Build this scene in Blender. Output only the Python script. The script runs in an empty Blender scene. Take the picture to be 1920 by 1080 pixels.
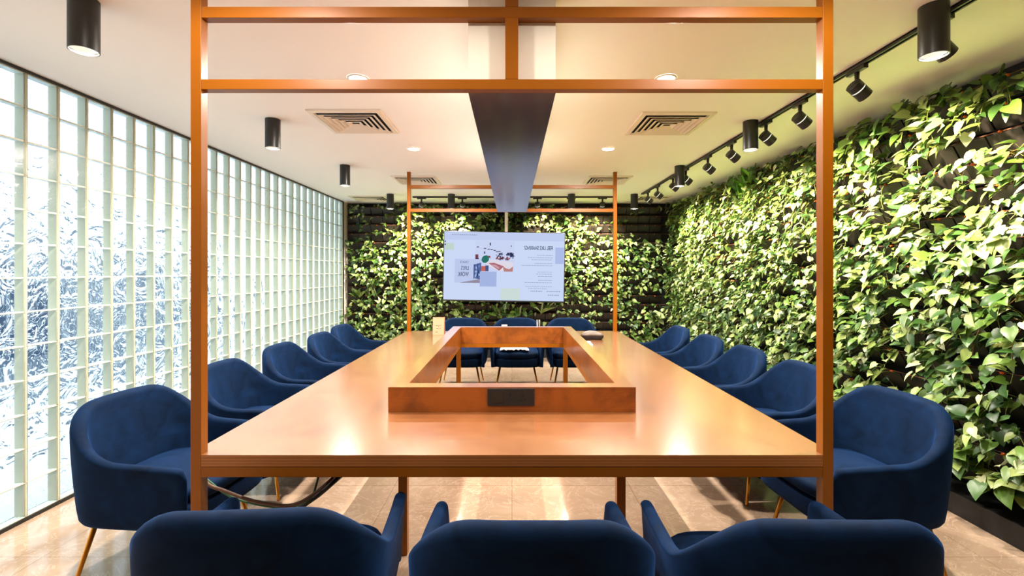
import bpy, math, random
from mathutils import Vector, Matrix, Euler, noise as mnoise

scene = bpy.context.scene
COL = scene.collection
PI = math.pi
F = 880.0; EYE = 1.46; CEIL = 2.64
XL = -2.85; XR = 2.87; YB = 8.15; YN = -1.3
Z1 = 1.815; Z2 = 5.555; WH = 1.2435; PW = 0.041

# ------------------------------------------------------------------ materials
def srgb(r, g, b):
    def c(v):
        v /= 255.0
        return v / 12.92 if v <= 0.04045 else ((v + 0.055) / 1.055) ** 2.4
    return (c(r), c(g), c(b), 1.0)

def new_mat(name):
    m = bpy.data.materials.new(name); m.use_nodes = True
    nt = m.node_tree; nt.nodes.clear()
    out = nt.nodes.new('ShaderNodeOutputMaterial')
    return m, nt, out

def principled(name, col, rough=0.5, metal=0.0, spec=0.5, **kw):
    m, nt, out = new_mat(name)
    p = nt.nodes.new('ShaderNodeBsdfPrincipled')
    p.inputs['Base Color'].default_value = col
    p.inputs['Roughness'].default_value = rough
    p.inputs['Metallic'].default_value = metal
    p.inputs['Specular IOR Level'].default_value = spec
    for k, v in kw.items():
        p.inputs[k.replace('_', ' ')].default_value = v
    nt.links.new(p.outputs[0], out.inputs[0])
    return m, nt, p

def emis(name, col, s):
    m, nt, out = new_mat(name)
    e = nt.nodes.new('ShaderNodeEmission'); e.inputs[0].default_value = col; e.inputs[1].default_value = s
    nt.links.new(e.outputs[0], out.inputs[0]); return m

def N(nt, t, **kw):
    n = nt.nodes.new(t)
    for k, v in kw.items(): setattr(n, k, v)
    return n

def objcoord(nt, scale=(1, 1, 1)):
    tc = N(nt, 'ShaderNodeTexCoord'); mp = N(nt, 'ShaderNodeMapping')
    mp.inputs['Scale'].default_value = scale
    nt.links.new(tc.outputs['Object'], mp.inputs['Vector'])
    return mp.outputs[0]

def ramp(nt, fac, stops):
    r = N(nt, 'ShaderNodeValToRGB')
    els = r.color_ramp.elements
    els[0].position, els[0].color = stops[0]; els[1].position, els[1].color = stops[1]
    for pos, c in stops[2:]:
        e = els.new(pos); e.color = c
    nt.links.new(fac, r.inputs[0]); return r.outputs[0]

def noise(nt, vec, scale, detail=4, rough=0.5, dist=0.0):
    n = N(nt, 'ShaderNodeTexNoise')
    n.inputs['Scale'].default_value = scale; n.inputs['Detail'].default_value = detail
    n.inputs['Roughness'].default_value = rough; n.inputs['Distortion'].default_value = dist
    nt.links.new(vec, n.inputs['Vector']); return n.outputs['Fac']

def bump(nt, h, p, strength=0.2, dist=0.01):
    b = N(nt, 'ShaderNodeBump'); b.inputs['Strength'].default_value = strength
    b.inputs['Distance'].default_value = dist
    nt.links.new(h, b.inputs['Height']); nt.links.new(b.outputs[0], p.inputs['Normal']); return b

# orange powder coated steel
M_STEEL, nt, p = principled('orange_powder_coat', (0.25, 0.072, 0.001, 1), 0.36, 0.0, 0.3)
bump(nt, noise(nt, objcoord(nt), 300, 2), p, 0.05, 0.001)

# honey veneer
def wood_mat(name, dark, light, rough, scale=(1, 1, 1), coat=0.3):
    m, nt, p = principled(name, light, rough)
    v = objcoord(nt, scale)
    n1 = noise(nt, v, 1.6, 5, 0.55, 1.6)
    n2 = noise(nt, v, 9.0, 6, 0.6, 0.8)
    v2 = objcoord(nt, (scale[0] * 3, scale[1] * 60, scale[2] * 60))
    n3 = noise(nt, v2, 2.0, 4, 0.6)
    mx = N(nt, 'ShaderNodeMath', operation='MULTIPLY_ADD'); nt.links.new(n2, mx.inputs[0]); mx.inputs[1].default_value = 0.45; nt.links.new(n1, mx.inputs[2])
    mx2 = N(nt, 'ShaderNodeMath', operation='MULTIPLY_ADD'); nt.links.new(n3, mx2.inputs[0]); mx2.inputs[1].default_value = 0.18; nt.links.new(mx.outputs[0], mx2.inputs[2])
    c = ramp(nt, mx2.outputs[0], [(0.52, dark), (0.95, light)])
    nt.links.new(c, p.inputs['Base Color'])
    p.inputs['Coat Weight'].default_value = coat; p.inputs['Coat Roughness'].default_value = 0.17; p.inputs['Coat IOR'].default_value = 1.68
    return m
M_WOOD = wood_mat('honey_veneer', srgb(112, 65, 34), srgb(140, 91, 55), 0.26, (1, 1, 1), 1.0)
M_BURL = wood_mat('figured_veneer', srgb(78, 36, 10), srgb(146, 78, 24), 0.3, (1.5, 1.5, 1.5), 0.15)
m, nt, p = principled('ply_edge', srgb(205, 125, 45), 0.45)
w = N(nt, 'ShaderNodeTexWave', wave_type='BANDS', bands_direction='Z'); w.inputs['Scale'].default_value = 28; w.inputs['Distortion'].default_value = 0.6
nt.links.new(objcoord(nt), w.inputs['Vector'])
nt.links.new(ramp(nt, w.outputs['Fac'], [(0.0, srgb(136, 80, 30)), (1.0, srgb(164, 100, 44))]), p.inputs['Base Color'])
M_PLY = m

# marble floor
m, nt, p = principled('polished_marble', srgb(196, 158, 128), 0.1, 0, 0.9)
v = objcoord(nt)
n1 = noise(nt, v, 0.9, 6, 0.6, 1.2)
n2 = noise(nt, v, 3.5, 8, 0.65, 2.5)
c1 = ramp(nt, n1, [(0.3, srgb(158, 130, 106)), (0.7, srgb(192, 166, 142))])
veins = ramp(nt, n2, [(0.485, (0, 0, 0, 1)), (0.5, (1, 1, 1, 1)), (0.52, (0, 0, 0, 1))])
mixn = N(nt, 'ShaderNodeMixRGB'); mixn.blend_type = 'MIX'
sc = N(nt, 'ShaderNodeMath', operation='MULTIPLY'); nt.links.new(veins, sc.inputs[0]); sc.inputs[1].default_value = 0.35
nt.links.new(sc.outputs[0], mixn.inputs[0]); nt.links.new(c1, mixn.inputs[1]); mixn.inputs[2].default_value = srgb(236, 214, 192)
br = N(nt, 'ShaderNodeTexBrick'); br.offset = 0.0; br.inputs['Scale'].default_value = 1.0
br.inputs['Mortar Size'].default_value = 0.0018; br.inputs['Brick Width'].default_value = 0.8; br.inputs['Row Height'].default_value = 0.8
br.inputs['Color1'].default_value = (1, 1, 1, 1); br.inputs['Color2'].default_value = (0.94, 0.94, 0.94, 1); br.inputs['Mortar'].default_value = (0.6, 0.55, 0.5, 1)
nt.links.new(v, br.inputs['Vector'])
mul = N(nt, 'ShaderNodeMixRGB'); mul.blend_type = 'MULTIPLY'; mul.inputs[0].default_value = 1
nt.links.new(mixn.outputs[0], mul.inputs[1]); nt.links.new(br.outputs['Color'], mul.inputs[2])
nt.links.new(mul.outputs[0], p.inputs['Base Color'])
M_FLOOR = m

M_PLASTER, nt, p = principled('white_plaster', srgb(250, 248, 246), 0.85)
bump(nt, noise(nt, objcoord(nt), 60, 3), p, 0.03, 0.002)
M_BLACK, _, _ = principled('black_metal', srgb(26, 26, 24), 0.38)
M_BLACKMATT, _, _ = principled('black_plastic', srgb(15, 13, 12), 0.6)
M_CHROME, _, _ = principled('reflector_chrome', (0.85, 0.85, 0.82, 1), 0.35, 0.4)
M_BRASS, _, _ = principled('brushed_brass', srgb(214, 140, 48), 0.32, 0.8)
M_VENT, _, _ = principled('vent_white', srgb(232, 222, 208), 0.5)
M_VOID, _, _ = principled('vent_void', srgb(18, 15, 12), 0.9)
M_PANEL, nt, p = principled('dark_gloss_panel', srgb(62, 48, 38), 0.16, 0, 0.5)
M_CREAM, _, _ = principled('cream_panel', srgb(232, 224, 210), 0.7)
M_LAMP = emis('lamp_lens', (1.0, 0.93, 0.80, 1), 3)
M_LAMPW = emis('recessed_lens', (1.0, 0.95, 0.86, 1), 30)
M_RING = emis('lit_ring', (1.0, 0.92, 0.7, 1), 0.45)

# velvet
m, nt, p = principled('navy_velvet', srgb(22, 48, 92), 0.8, 0, 0.08)
v = objcoord(nt)
nn = noise(nt, v, 7, 4, 0.55, 1.0)
nt.links.new(ramp(nt, nn, [(0.3, (0.0008, 0.006, 0.020, 1)), (0.7, (0.0024, 0.015, 0.052, 1))]), p.inputs['Base Color'])
p.inputs['Sheen Weight'].default_value = 0.22; p.inputs['Sheen Roughness'].default_value = 0.35
p.inputs['Sheen Tint'].default_value = srgb(60, 128, 225)
bump(nt, noise(nt, v, 14, 3), p, 0.12, 0.01)
M_VELVET = m

# glass block
def glass_block(name, ior, bstr, tmix, tint, nsc=20, bdist=0.02):
    m, nt, out = new_mat(name)
    tr = N(nt, 'ShaderNodeBsdfTransparent'); tr.inputs[0].default_value = tint
    rf = N(nt, 'ShaderNodeBsdfRefraction'); rf.inputs['Color'].default_value = tint; rf.inputs['IOR'].default_value = ior; rf.inputs['Roughness'].default_value = 0.02
    gl = N(nt, 'ShaderNodeBsdfGlossy'); gl.inputs['Roughness'].default_value = 0.06
    v = objcoord(nt, (1, 1, 1))
    n1 = noise(nt, v, nsc, 2, 0.5, 1.6)
    bp = N(nt, 'ShaderNodeBump'); bp.inputs['Strength'].default_value = bstr; bp.inputs['Distance'].default_value = bdist
    nt.links.new(n1, bp.inputs['Height'])
    for s in (rf, gl): nt.links.new(bp.outputs[0], s.inputs['Normal'])
    m1 = N(nt, 'ShaderNodeMixShader'); m1.inputs[0].default_value = tmix
    nt.links.new(rf.outputs[0], m1.inputs[1]); nt.links.new(tr.outputs[0], m1.inputs[2])
    fr = N(nt, 'ShaderNodeFresnel'); fr.inputs['IOR'].default_value = 1.5; nt.links.new(bp.outputs[0], fr.inputs['Normal'])
    cl = N(nt, 'ShaderNodeMath', operation='MINIMUM'); nt.links.new(fr.outputs[0], cl.inputs[0]); cl.inputs[1].default_value = 0.4
    m2 = N(nt, 'ShaderNodeMixShader'); nt.links.new(cl.outputs[0], m2.inputs[0])
    nt.links.new(m1.outputs[0], m2.inputs[1]); nt.links.new(gl.outputs[0], m2.inputs[2])
    nt.links.new(m2.outputs[0], out.inputs[0])
    return m
M_GLASS_IN = glass_block('glass_block_inner', 1.05, 0.25, 0.85, (0.95, 0.985, 0.98, 1))
M_GLASS_OUT = glass_block('glass_block_outer', 1.40, 0.75, 0.12, (0.92, 0.97, 0.98, 1), 7.5, 0.06)
M_MORTAR, _, _ = principled('block_edge_coating', srgb(186, 188, 168), 0.35)
M_GROUT, _, _ = principled('block_grout', srgb(222, 216, 190), 0.8)

M_GEDGE, _, _ = principled('block_glass_edge', srgb(222, 234, 232), 0.15)
# leaves
def leaf_mat(name):
    m, nt, out = new_mat(name)
    at = N(nt, 'ShaderNodeAttribute'); at.attribute_name = 'leafcol'
    p = N(nt, 'ShaderNodeBsdfPrincipled'); p.inputs['Roughness'].default_value = 0.36; p.inputs['Specular IOR Level'].default_value = 0.5
    nt.links.new(at.outputs['Color'], p.inputs['Base Color'])
    tl = N(nt, 'ShaderNodeBsdfTranslucent'); nt.links.new(at.outputs['Color'], tl.inputs[0])
    mx = N(nt, 'ShaderNodeMixShader'); mx.inputs[0].default_value = 0.16
    nt.links.new(p.outputs[0], mx.inputs[1]); nt.links.new(tl.outputs[0], mx.inputs[2]); nt.links.new(mx.outputs[0], out.inputs[0])
    return m
M_LEAF = leaf_mat('pothos_leaf')
M_TROUGH, nt, p = principled('dark_trough_plastic', srgb(30, 27, 22), 0.42)
M_DRIP, _, _ = principled('orange_drip_cap', srgb(226, 96, 30), 0.5)
M_PIPE, _, _ = principled('brown_drip_pipe', srgb(96, 60, 38), 0.6)
M_BACKING, _, _ = principled('dark_backing_board', srgb(24, 22, 20), 0.8)
M_WHITE, _, _ = principled('white_paper', srgb(240, 236, 228), 0.6)
M_CARD, _, _ = principled('kraft_card', srgb(184, 138, 106), 0.7)
M_INK, _, _ = principled('grey_ink', srgb(70, 54, 44), 0.7)
M_GREEN, _, _ = principled('green_cable_jacket', srgb(28, 92, 50), 0.5)
M_YELLOW, _, _ = principled('yellow_plastic', srgb(226, 168, 30), 0.5)
M_PHONE, _, _ = principled('taupe_phone_mesh', srgb(92, 80, 70), 0.5)
M_POLE, _, _ = principled('pale_steel_pole', srgb(225, 215, 200), 0.35, 0.5)

# ------------------------------------------------------------------ mesh helpers
class MB:
    def __init__(s): s.v = []; s.f = []; s.m = []; s.c = []
    def vert(s, p, c=None):
        s.v.append((p[0], p[1], p[2]))
        return len(s.v) - 1
    def face(s, idx, mi=0): s.f.append(tuple(idx)); s.m.append(mi)
    def quad(s, a, b, c, d, mi=0):
        i = len(s.v); s.v += [tuple(a), tuple(b), tuple(c), tuple(d)]; s.face((i, i+1, i+2, i+3), mi)
    def box(s, x0, x1, y0, y1, z0, z1, mi=0, M=None):
        P = [(x0,y0,z0),(x1,y0,z0),(x1,y1,z0),(x0,y1,z0),(x0,y0,z1),(x1,y0,z1),(x1,y1,z1),(x0,y1,z1)]
        if M is not None: P = [tuple(M @ Vector(q)) for q in P]
        i = len(s.v); s.v += P
        for f in ((0,3,2,1),(4,5,6,7),(0,1,5,4),(1,2,6,5),(2,3,7,6),(3,0,4,7)):
            s.face([i+k for k in f], mi)
    def tube(s, pts, rads, n=12, mi=0, caps=True):
        if not hasattr(rads, '__len__'): rads = [rads] * len(pts)
        pts = [Vector(p) for p in pts]
        rings = []
        up = None
        for k, p in enumerate(pts):
            d = (pts[min(k+1, len(pts)-1)] - pts[max(k-1, 0)])
            if d.length < 1e-9: d = Vector((0, 0, 1))
            d.normalize()
            if up is None:
                up = Vector((0, 0, 1)) if abs(d.z) < 0.9 else Vector((1, 0, 0))
            a = d.cross(up).normalized(); b = a.cross(d).normalized(); up = b
            base = len(s.v)
            for j in range(n):
                t = 2*PI*j/n
                s.v.append(tuple(p + a*math.cos(t)*rads[k] + b*math.sin(t)*rads[k]))
            rings.append(base)
        for k in range(len(rings)-1):
            for j in range(n):
                j2 = (j+1) % n
                s.face((rings[k]+j, rings[k]+j2, rings[k+1]+j2, rings[k+1]+j), mi)
        if caps:
            s.face([rings[0]+j for j in range(n)][::-1], mi); s.face([rings[-1]+j for j in range(n)], mi)
    def build(s, name, mats, parent=None, smooth=False, bevel=0.0, loc=None, segs=2):
        me = bpy.data.meshes.new(name)
        me.from_pydata(s.v, [], s.f)
        if not isinstance(mats, (list, tuple)): mats = [mats]
        for m in mats: me.materials.append(m)
        me.polygons.foreach_set('material_index', s.m)
        if smooth: me.polygons.foreach_set('use_smooth', [True]*len(s.f))
        me.update()
        o = bpy.data.objects.new(name, me); COL.objects.link(o)
        if parent is not None: o.parent = parent
        if loc is not None: o.location = loc
        if bevel > 0:
            b = o.modifiers.new('bevel', 'BEVEL'); b.width = bevel; b.segments = segs; b.limit_method = 'ANGLE'; b.angle_limit = 0.6
        return o

def sharp(o, ang=40):
    try: o.data.set_sharp_from_angle(angle=math.radians(ang))
    except Exception: pass

def tag(o, label, cat, group=None, kind=None):
    o['label'] = label; o['category'] = cat
    if group: o['group'] = group
    if kind: o['kind'] = kind
    return o
def empty(name, loc=(0, 0, 0), rz=0.0):
    o = bpy.data.objects.new(name, None); COL.objects.link(o)
    o.location = loc; o.rotation_euler = (0, 0, rz); o.empty_display_size = 0.1
    return o
def struct(o): o['kind'] = 'structure'; return o
def copy_tree(o, parent=None):
    c = o.copy(); COL.objects.link(c)
    if parent is not None: c.parent = parent
    for ch in [k for k in o.children]:
        copy_tree(ch, c)
    return c

# ------------------------------------------------------------------ room shell
mb = MB(); mb.box(XL-0.1, XR+0.15, YN-0.1, YB+0.1, -0.1, 0.0); struct(mb.build('floor', M_FLOOR))
mb = MB(); mb.box(XL-0.1, XR+0.15, YN-0.1, YB+0.1, CEIL, CEIL+0.1); struct(mb.build('ceiling', M_PLASTER))
mb = MB(); mb.box(XL-0.1, XR+0.15, YB, YB+0.1, 0, CEIL); struct(mb.build('wall_far', M_BACKING))
mb = MB(); mb.box(XR, XR+0.1, YN, YB, 0, CEIL); struct(mb.build('wall_right', M_BACKING))
mb = MB(); mb.box(XL-0.1, XR+0.15, YN-0.1, YN, 0, CEIL); struct(mb.build('wall_near', principled('taupe_wall', srgb(112, 98, 84), 0.8)[0]))

# glass block wall
mb = MB(); mb.box(XL-0.1, XL, YN, 7.90-33*0.198-0.06, 0, CEIL); struct(mb.build('wall_entrance', M_PLASTER))
PZ = 0.2; PY = 0.198; YG1 = 7.90; NC = 33
YG0 = YG1 - NC*PY
Z0B = 0.022
mb = MB()
dep = 0.057; g = 0.005; e = 0.007
xi = XL + 0.0; xo = XL - dep
for c in range(NC+1):
    y = YG0 + c*PY
    mb.box(xo, xi-0.002, y-g-e, y+g+e, Z0B, Z0B+13*PZ, 0)
    mb.box(xi-0.002, xi+0.001, y-0.0022, y+0.0022, Z0B, Z0B+13*PZ, 3)
for r in range(14):
    z = Z0B + r*PZ
    mb.box(xi-0.03, xi-0.002, YG0, YG1, max(0.0, z-g), min(CEIL, z+g), 4)
    mb.box(xo, xi-0.03, YG0, YG1, max(0.0, z-0.002), min(CEIL, z+0.002), 4)
    mb.box(xi-0.002, xi+0.001, YG0, YG1, max(0.0, z-0.0015), min(CEIL, z+0.0015), 3)
for c in range(NC):
    for r in range(13):
        y0 = YG0 + c*PY + g; y1 = y0 + PY - 2*g
        z0 = Z0B + r*PZ + g; z1 = z0 + PZ - 2*g
        # outer pane (wavy)
        mb.quad((xo, y0, z0), (xo, y1, z0), (xo, y1, z1), (xo, y0, z1), 2)
        # inner pane with bevelled rim
        bv = 0.014; d = 0.006
        i = len(mb.v)
        mb.v += [(xi-0.001, y0, z0), (xi-0.001, y1, z0), (xi-0.001, y1, z1), (xi-0.001, y0, z1),
                 (xi+d, y0+bv, z0+bv), (xi+d, y1-bv, z0+bv), (xi+d, y1-bv, z1-bv), (xi+d, y0+bv, z1-bv)]
        mb.face((i+4, i+5, i+6, i+7), 1)
        for k in range(4):
            k2 = (k+1) % 4
            mb.face((i+k, i+k2, i+4+k2, i+4+k), 1)
wl = struct(mb.build('wall_left', [M_MORTAR, M_GLASS_IN, M_GLASS_OUT, M_GROUT, M_GEDGE]))
mb = MB(); mb.box(XL-0.07, XL+0.012, YG0-0.05, YG1+0.02, Z0B+13*PZ, CEIL-0.0005); struct(mb.build('trim_1', M_BLACK))
mb = MB(); mb.box(XL-0.07, XL+0.012, YG0-0.05, YG1+0.02, 0.0005, Z0B); struct(mb.build('trim_2', M_BLACK))
mb = MB(); mb.box(XL-0.07, XL+0.012, YG1+0.001, YG1+0.03, Z0B, Z0B+13*PZ); struct(mb.build('trim_3', M_BLACK))
mb = MB(); mb.box(XL-0.1, XL, YG1+0.03, YB, 0, CEIL); struct(mb.build('trim_4', M_CREAM))
# outside ground and a dark blue building front beyond the glass
M_PAVE, nt, p = principled('outside_paving', srgb(240, 244, 248), 0.8)
mb = MB(); mb.box(-40, XL-0.1, -20, 40, -0.2, -0.05); g_ = mb.build('outside_ground', M_PAVE); struct(g_); g_.name = 'floor_outside'
M_BLUE, nt, p = principled('blue_hoarding', srgb(8, 56, 92), 0.5)
rnd = random.Random(5)
t = empty('street_hoarding', (-8.6, 8.3, -0.05))
for k in range(4):
    h = [1.9, 1.5, 1.75, 1.3][k]
    b = MB(); y = -3.1 + k*0.98; b.box(-0.1, 0.1, y, y+0.72, 0.0, h); b.build('panel', M_BLUE, t)
b = MB(); b.box(-0.12, -0.101, -3.2, -0.3, 0.3, 0.45); b.build('rail', M_BLUE, t)
tag(t, 'dark blue street hoarding blurred behind the near glass blocks', 'hoarding')

# ------------------------------------------------------------------ steel frame
fr = empty('steel_frame', (0, Z1, 0))
tag(fr, 'orange steel frame rising from the table to the ceiling', 'frame')
def fbox(name, x0, x1, y0, y1, z0, z1):
    b = MB(); b.box(x0, x1, y0-Z1, y1-Z1, z0, z1); return b.build(name, M_STEEL, fr, bevel=0.0015)
for sx in (-1, 1):
    xs = sorted((sx*WH, sx*(WH-PW)))
    for y in (Z1, Z2): fbox('post', xs[0], xs[1], y, y+PW, 0, CEIL)
xin = WH-PW
for y in (Z1, Z2):
    fbox('beam', -xin, xin, y, y+PW, 2.442, 2.484)
    fbox('beam', -xin, xin, y, y+PW, 2.165, 2.204)
    fbox('rail', -xin, xin, y, y+PW, 0.664, 0.7045)
fbox('upright', -0.0265, 0.0245, Z1, Z1+PW, 2.204, 2.442)
fbox('upright', -0.0265, 0.0245, Z1, Z1+PW, 2.484, CEIL)
for sx in (-1, 1):
    xs = sorted((sx*WH, sx*(WH-PW)))
    fbox('rail', xs[0], xs[1], Z1+PW, Z2, 0.664, 0.7045)
RX = 0.625; RI = 0.539; RY0 = 2.367; RY1 = 5.0; RT = 0.088
for y0 in (RY0, RY1-0.045): fbox('inner_rail', -0.539-0.045, 0.539+0.045, y0+ (0.043 if y0 == RY0 else -0.043), y0+0.045+(0.043 if y0 == RY0 else -0.043), 0.664, 0.7045)
for sx in (-1, 1):
    xs = sorted((sx*(0.539), sx*(0.539+0.045)))
    fbox('inner_rail', xs[0], xs[1], RY0+RT, RY1-RT, 0.664, 0.7045)
    for y in (RY0+0.043, RY1-0.088): fbox('leg', xs[0], xs[1], y, y+0.045, 0, 0.664)

# ------------------------------------------------------------------ table top
tt = empty('conference_table', (0, (Z1+Z2)/2, 0.705))
tag(tt, 'long honey coloured wooden conference table with an open centre', 'table')
yc = (Z1+Z2)/2
b = MB()
zt, zb = 0.75-0.705, 0.0005
Y0 = Z1-yc-0.001; Y1 = Z2+PW-yc+0.001
def ring(z):
    X = WH+0.012; x = xin-0.001; n0 = Y0+PW+0.003; n1 = Y1-PW-0.003
    return [(-x,Y0,z),(x,Y0,z),(x,n0,z),(X,n0,z),(X,n1,z),(x,n1,z),(x,Y1,z),(-x,Y1,z),(-x,n1,z),(-X,n1,z),(-X,n0,z),(-x,n0,z)]
ix = RI; iy0 = RY0+RT-yc; iy1 = RY1-RT-yc
hole = lambda z: [(-ix,iy0,z),(ix,iy0,z),(ix,iy1,z),(-ix,iy1,z)]
i = len(b.v); b.v += ring(zt)+hole(zt)
j = len(b.v); b.v += ring(zb)+hole(zb)
tops = [((0,1,13,12),0), ((1,2,3,4,5,6,14,13),0), ((6,7,15,14),0), ((7,8,9,10,11,0,12,15),0)]
for f, mi in tops:
    b.face([i+k for k in f], 0); b.face([j+k for k in f][::-1], 0)
for k in range(12):
    k2 = (k+1) % 12; b.face((j+k, j+k2, i+k2, i+k), 1)
for k in range(4):
    k2 = (k+1) % 4; b.face((i+12+k, i+12+k2, j+12+k2, j+12+k), 1)
b.build('tabletop', [M_WOOD, M_PLY], tt)
b = MB()
zs0 = 0.0455; zs1 = 0.876-0.705
o_ = [(-RX,RY0-yc),(RX,RY0-yc),(RX,RY1-yc),(-RX,RY1-yc)]; n_ = [(-ix+.001,iy0+.001),(ix-.001,iy0+.001),(ix-.001,iy1-.001),(-ix+.001,iy1-.001)]
i = len(b.v)
for z in (zs0, zs1):
    b.v += [(x, y, z) for x, y in o_] + [(x, y, z) for x, y in n_]
b.v += [(x, y, 0.001) for x, y in n_]
for k in range(4):
    k2 = (k+1) % 4
    b.face((i+k, i+k2, i+8+k2, i+8+k), 0)          # outside
    b.face((i+8+k, i+8+k2, i+12+k2, i+12+k), 1)    # top
    b.face((i+12+k, i+12+k2, i+16+k2, i+16+k), 0)  # inside
    b.face((i+k2, i+k, i+4+k, i+4+k2), 0)
b.build('raised_surround', [M_BURL, M_WOOD], tt)
b = MB(); ys = RY0-yc
b.box(-0.124, 0.113, ys-0.007, ys, 0.078, 0.166)
sp = b.build('socket_panel', M_BLACKMATT, tt, bevel=0.003); sp['label'] = 'black power socket panel'
for x in (-0.010, 0.055):
    b = MB()
    b.box(x-0.004, x+0.004, ys-0.0085, ys-0.0065, 0.127, 0.143)
    b.box(x-0.016, x-0.006, ys-0.0085, ys-0.0065, 0.108, 0.114); b.box(x+0.006, x+0.016, ys-0.0085, ys-0.0065, 0.108, 0.114)
    b.build('socket_hole', M_VOID, sp)
b = MB(); b.box(-0.105, -0.045, ys-0.009, ys-0.007, 0.095, 0.15); b.build('rocker_switch', M_BLACK, sp, bevel=0.002)

# ------------------------------------------------------------------ ceiling duct box
hb = 0.1727
b = MB(); y0 = Z1+PW; y1 = Z2+0.0
i = len(b.v)
b.box(-hb, hb, y0, y1, 2.2, CEIL-0.001, 0)
bk = tag(b.build('ceiling_bulkhead', M_CREAM), 'long cream boxed duct hanging down the middle of the ceiling', 'ceiling duct')
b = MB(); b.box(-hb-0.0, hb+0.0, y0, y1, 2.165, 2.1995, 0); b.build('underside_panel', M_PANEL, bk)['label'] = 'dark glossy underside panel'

# ------------------------------------------------------------------ lamps
def add_spot(name, parent, loc, rot, energy, size, blend, col, rad=0.03):
    l = bpy.data.lights.new(name, 'SPOT'); l.energy = energy; l.spot_size = size; l.spot_blend = blend; l.color = col; l.shadow_soft_size = rad
    o = bpy.data.objects.new(name, l); COL.objects.link(o); o.parent = parent; o.location = loc; o.rotation_euler = rot
    return o
WARM = (1.0, 0.80, 0.58); WARM2 = (1.0, 0.915, 0.81)
def lathe(b, prof, n=28, mi=0):
    rings = []
    for r, z in prof:
        base = len(b.v)
        for k in range(n):
            t = 2*PI*k/n; b.v.append((r*math.cos(t), r*math.sin(t), z))
        rings.append(base)
    for a in range(len(rings)-1):
        for k in range(n):
            k2 = (k+1) % n
            b.face((rings[a]+k, rings[a]+k2, rings[a+1]+k2, rings[a+1]+k), mi)
    return rings
E_CYL = 60
def make_cyl(loc, label, group):
    t = empty('cylinder_downlight', loc); tag(t, label, 'ceiling light', group)
    b = MB(); r = lathe(b, [(0.0, -0.001), (0.055, -0.001), (0.055, -0.224), (0.051, -0.224), (0.051, -0.212)])
    h = b.build('housing', M_BLACK, t, smooth=True); sharp(h)
    b = MB(); lathe(b, [(0.0508, -0.2125), (0.043, -0.195), (0.038, -0.19)])
    b.build('reflector', M_CHROME, t, smooth=True)
    b = MB(); r = lathe(b, [(0.038, -0.1905), (0.0005, -0.1905)]); b.build('lens', M_LAMP, t)
    add_spot('lamp', t, (0, 0, -0.206), (0, 0, 0), E_CYL, 2.6, 0.6, WARM2, 0.012)
    return t
gL = 'black cylinder downlights over the left chairs'; gR = 'black cylinder downlights over the right chairs'; gF = 'black cylinder downlights near the far plant wall'
cyls = [(-1.857, 2.036, 'largest black cylinder downlight above the near glass blocks, upper left', gL),
        (-1.857, 3.643, 'black cylinder downlight left of the near left square vent', gL),
        (-1.857, 5.218, 'small black cylinder downlight on the left, before the far left vent', gL),
        (-1.857, 7.16, 'leftmost of the small black cylinders near the far plant wall', gF),
        (-0.925, 7.16, 'small black far cylinder between left frame post and dark beam', gF),
        (0.907, 7.16, 'small black far cylinder between dark beam and right frame post', gF),
        (1.865, 7.16, 'rightmost small black cylinder near far wall, right of frame post', gF),
        (1.875, 5.25, 'small black cylinder downlight beside the far end of the track', gR),
        (1.875, 3.69, 'black cylinder downlight on the right beside the middle of the track', gR),
        (1.873, 2.085, 'largest black cylinder downlight at upper right, hiding a track spot', gR)]
for x, y, lab, gp in cyls: make_cyl((x, y, CEIL), lab, gp)

E_REC = 70
for x, y, lab in [(-0.94, 2.867, 'bright round recessed light behind the lower orange beam, near left'),
             (0.94, 2.867, 'round recessed light hidden by the lower orange beam on the right'),
             (-0.945, 4.513, 'bright round recessed light between the two left vents'),
             (0.925, 4.513, 'bright round recessed light between the two right vents'),
             (-0.94, 1.22, 'left added recessed light, out of view above the foreground chairs'), (0.94, 1.22, 'right added recessed light, out of view above the foreground chairs')]:  # last pair is added out of view to brighten the bulkhead and chair tops
    t = empty('recessed_downlight', (x, y, CEIL)); tag(t, lab, 'ceiling light', 'recessed round downlights')
    b = MB(); lathe(b, [(0.066, -0.0005), (0.064, -0.006), (0.054, -0.007), (0.052, -0.003)]); b.build('trim_ring', M_VENT, t, smooth=True)
    b = MB(); lathe(b, [(0.053, -0.004), (0.0005, -0.004)]); b.build('lens', M_LAMPW, t)
    add_spot('lamp', t, (0, 0, -0.02), (0, 0, 0), E_REC if y > 2 else E_REC*0.45, 3.1, 0.35, WARM2, 0.05)

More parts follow.
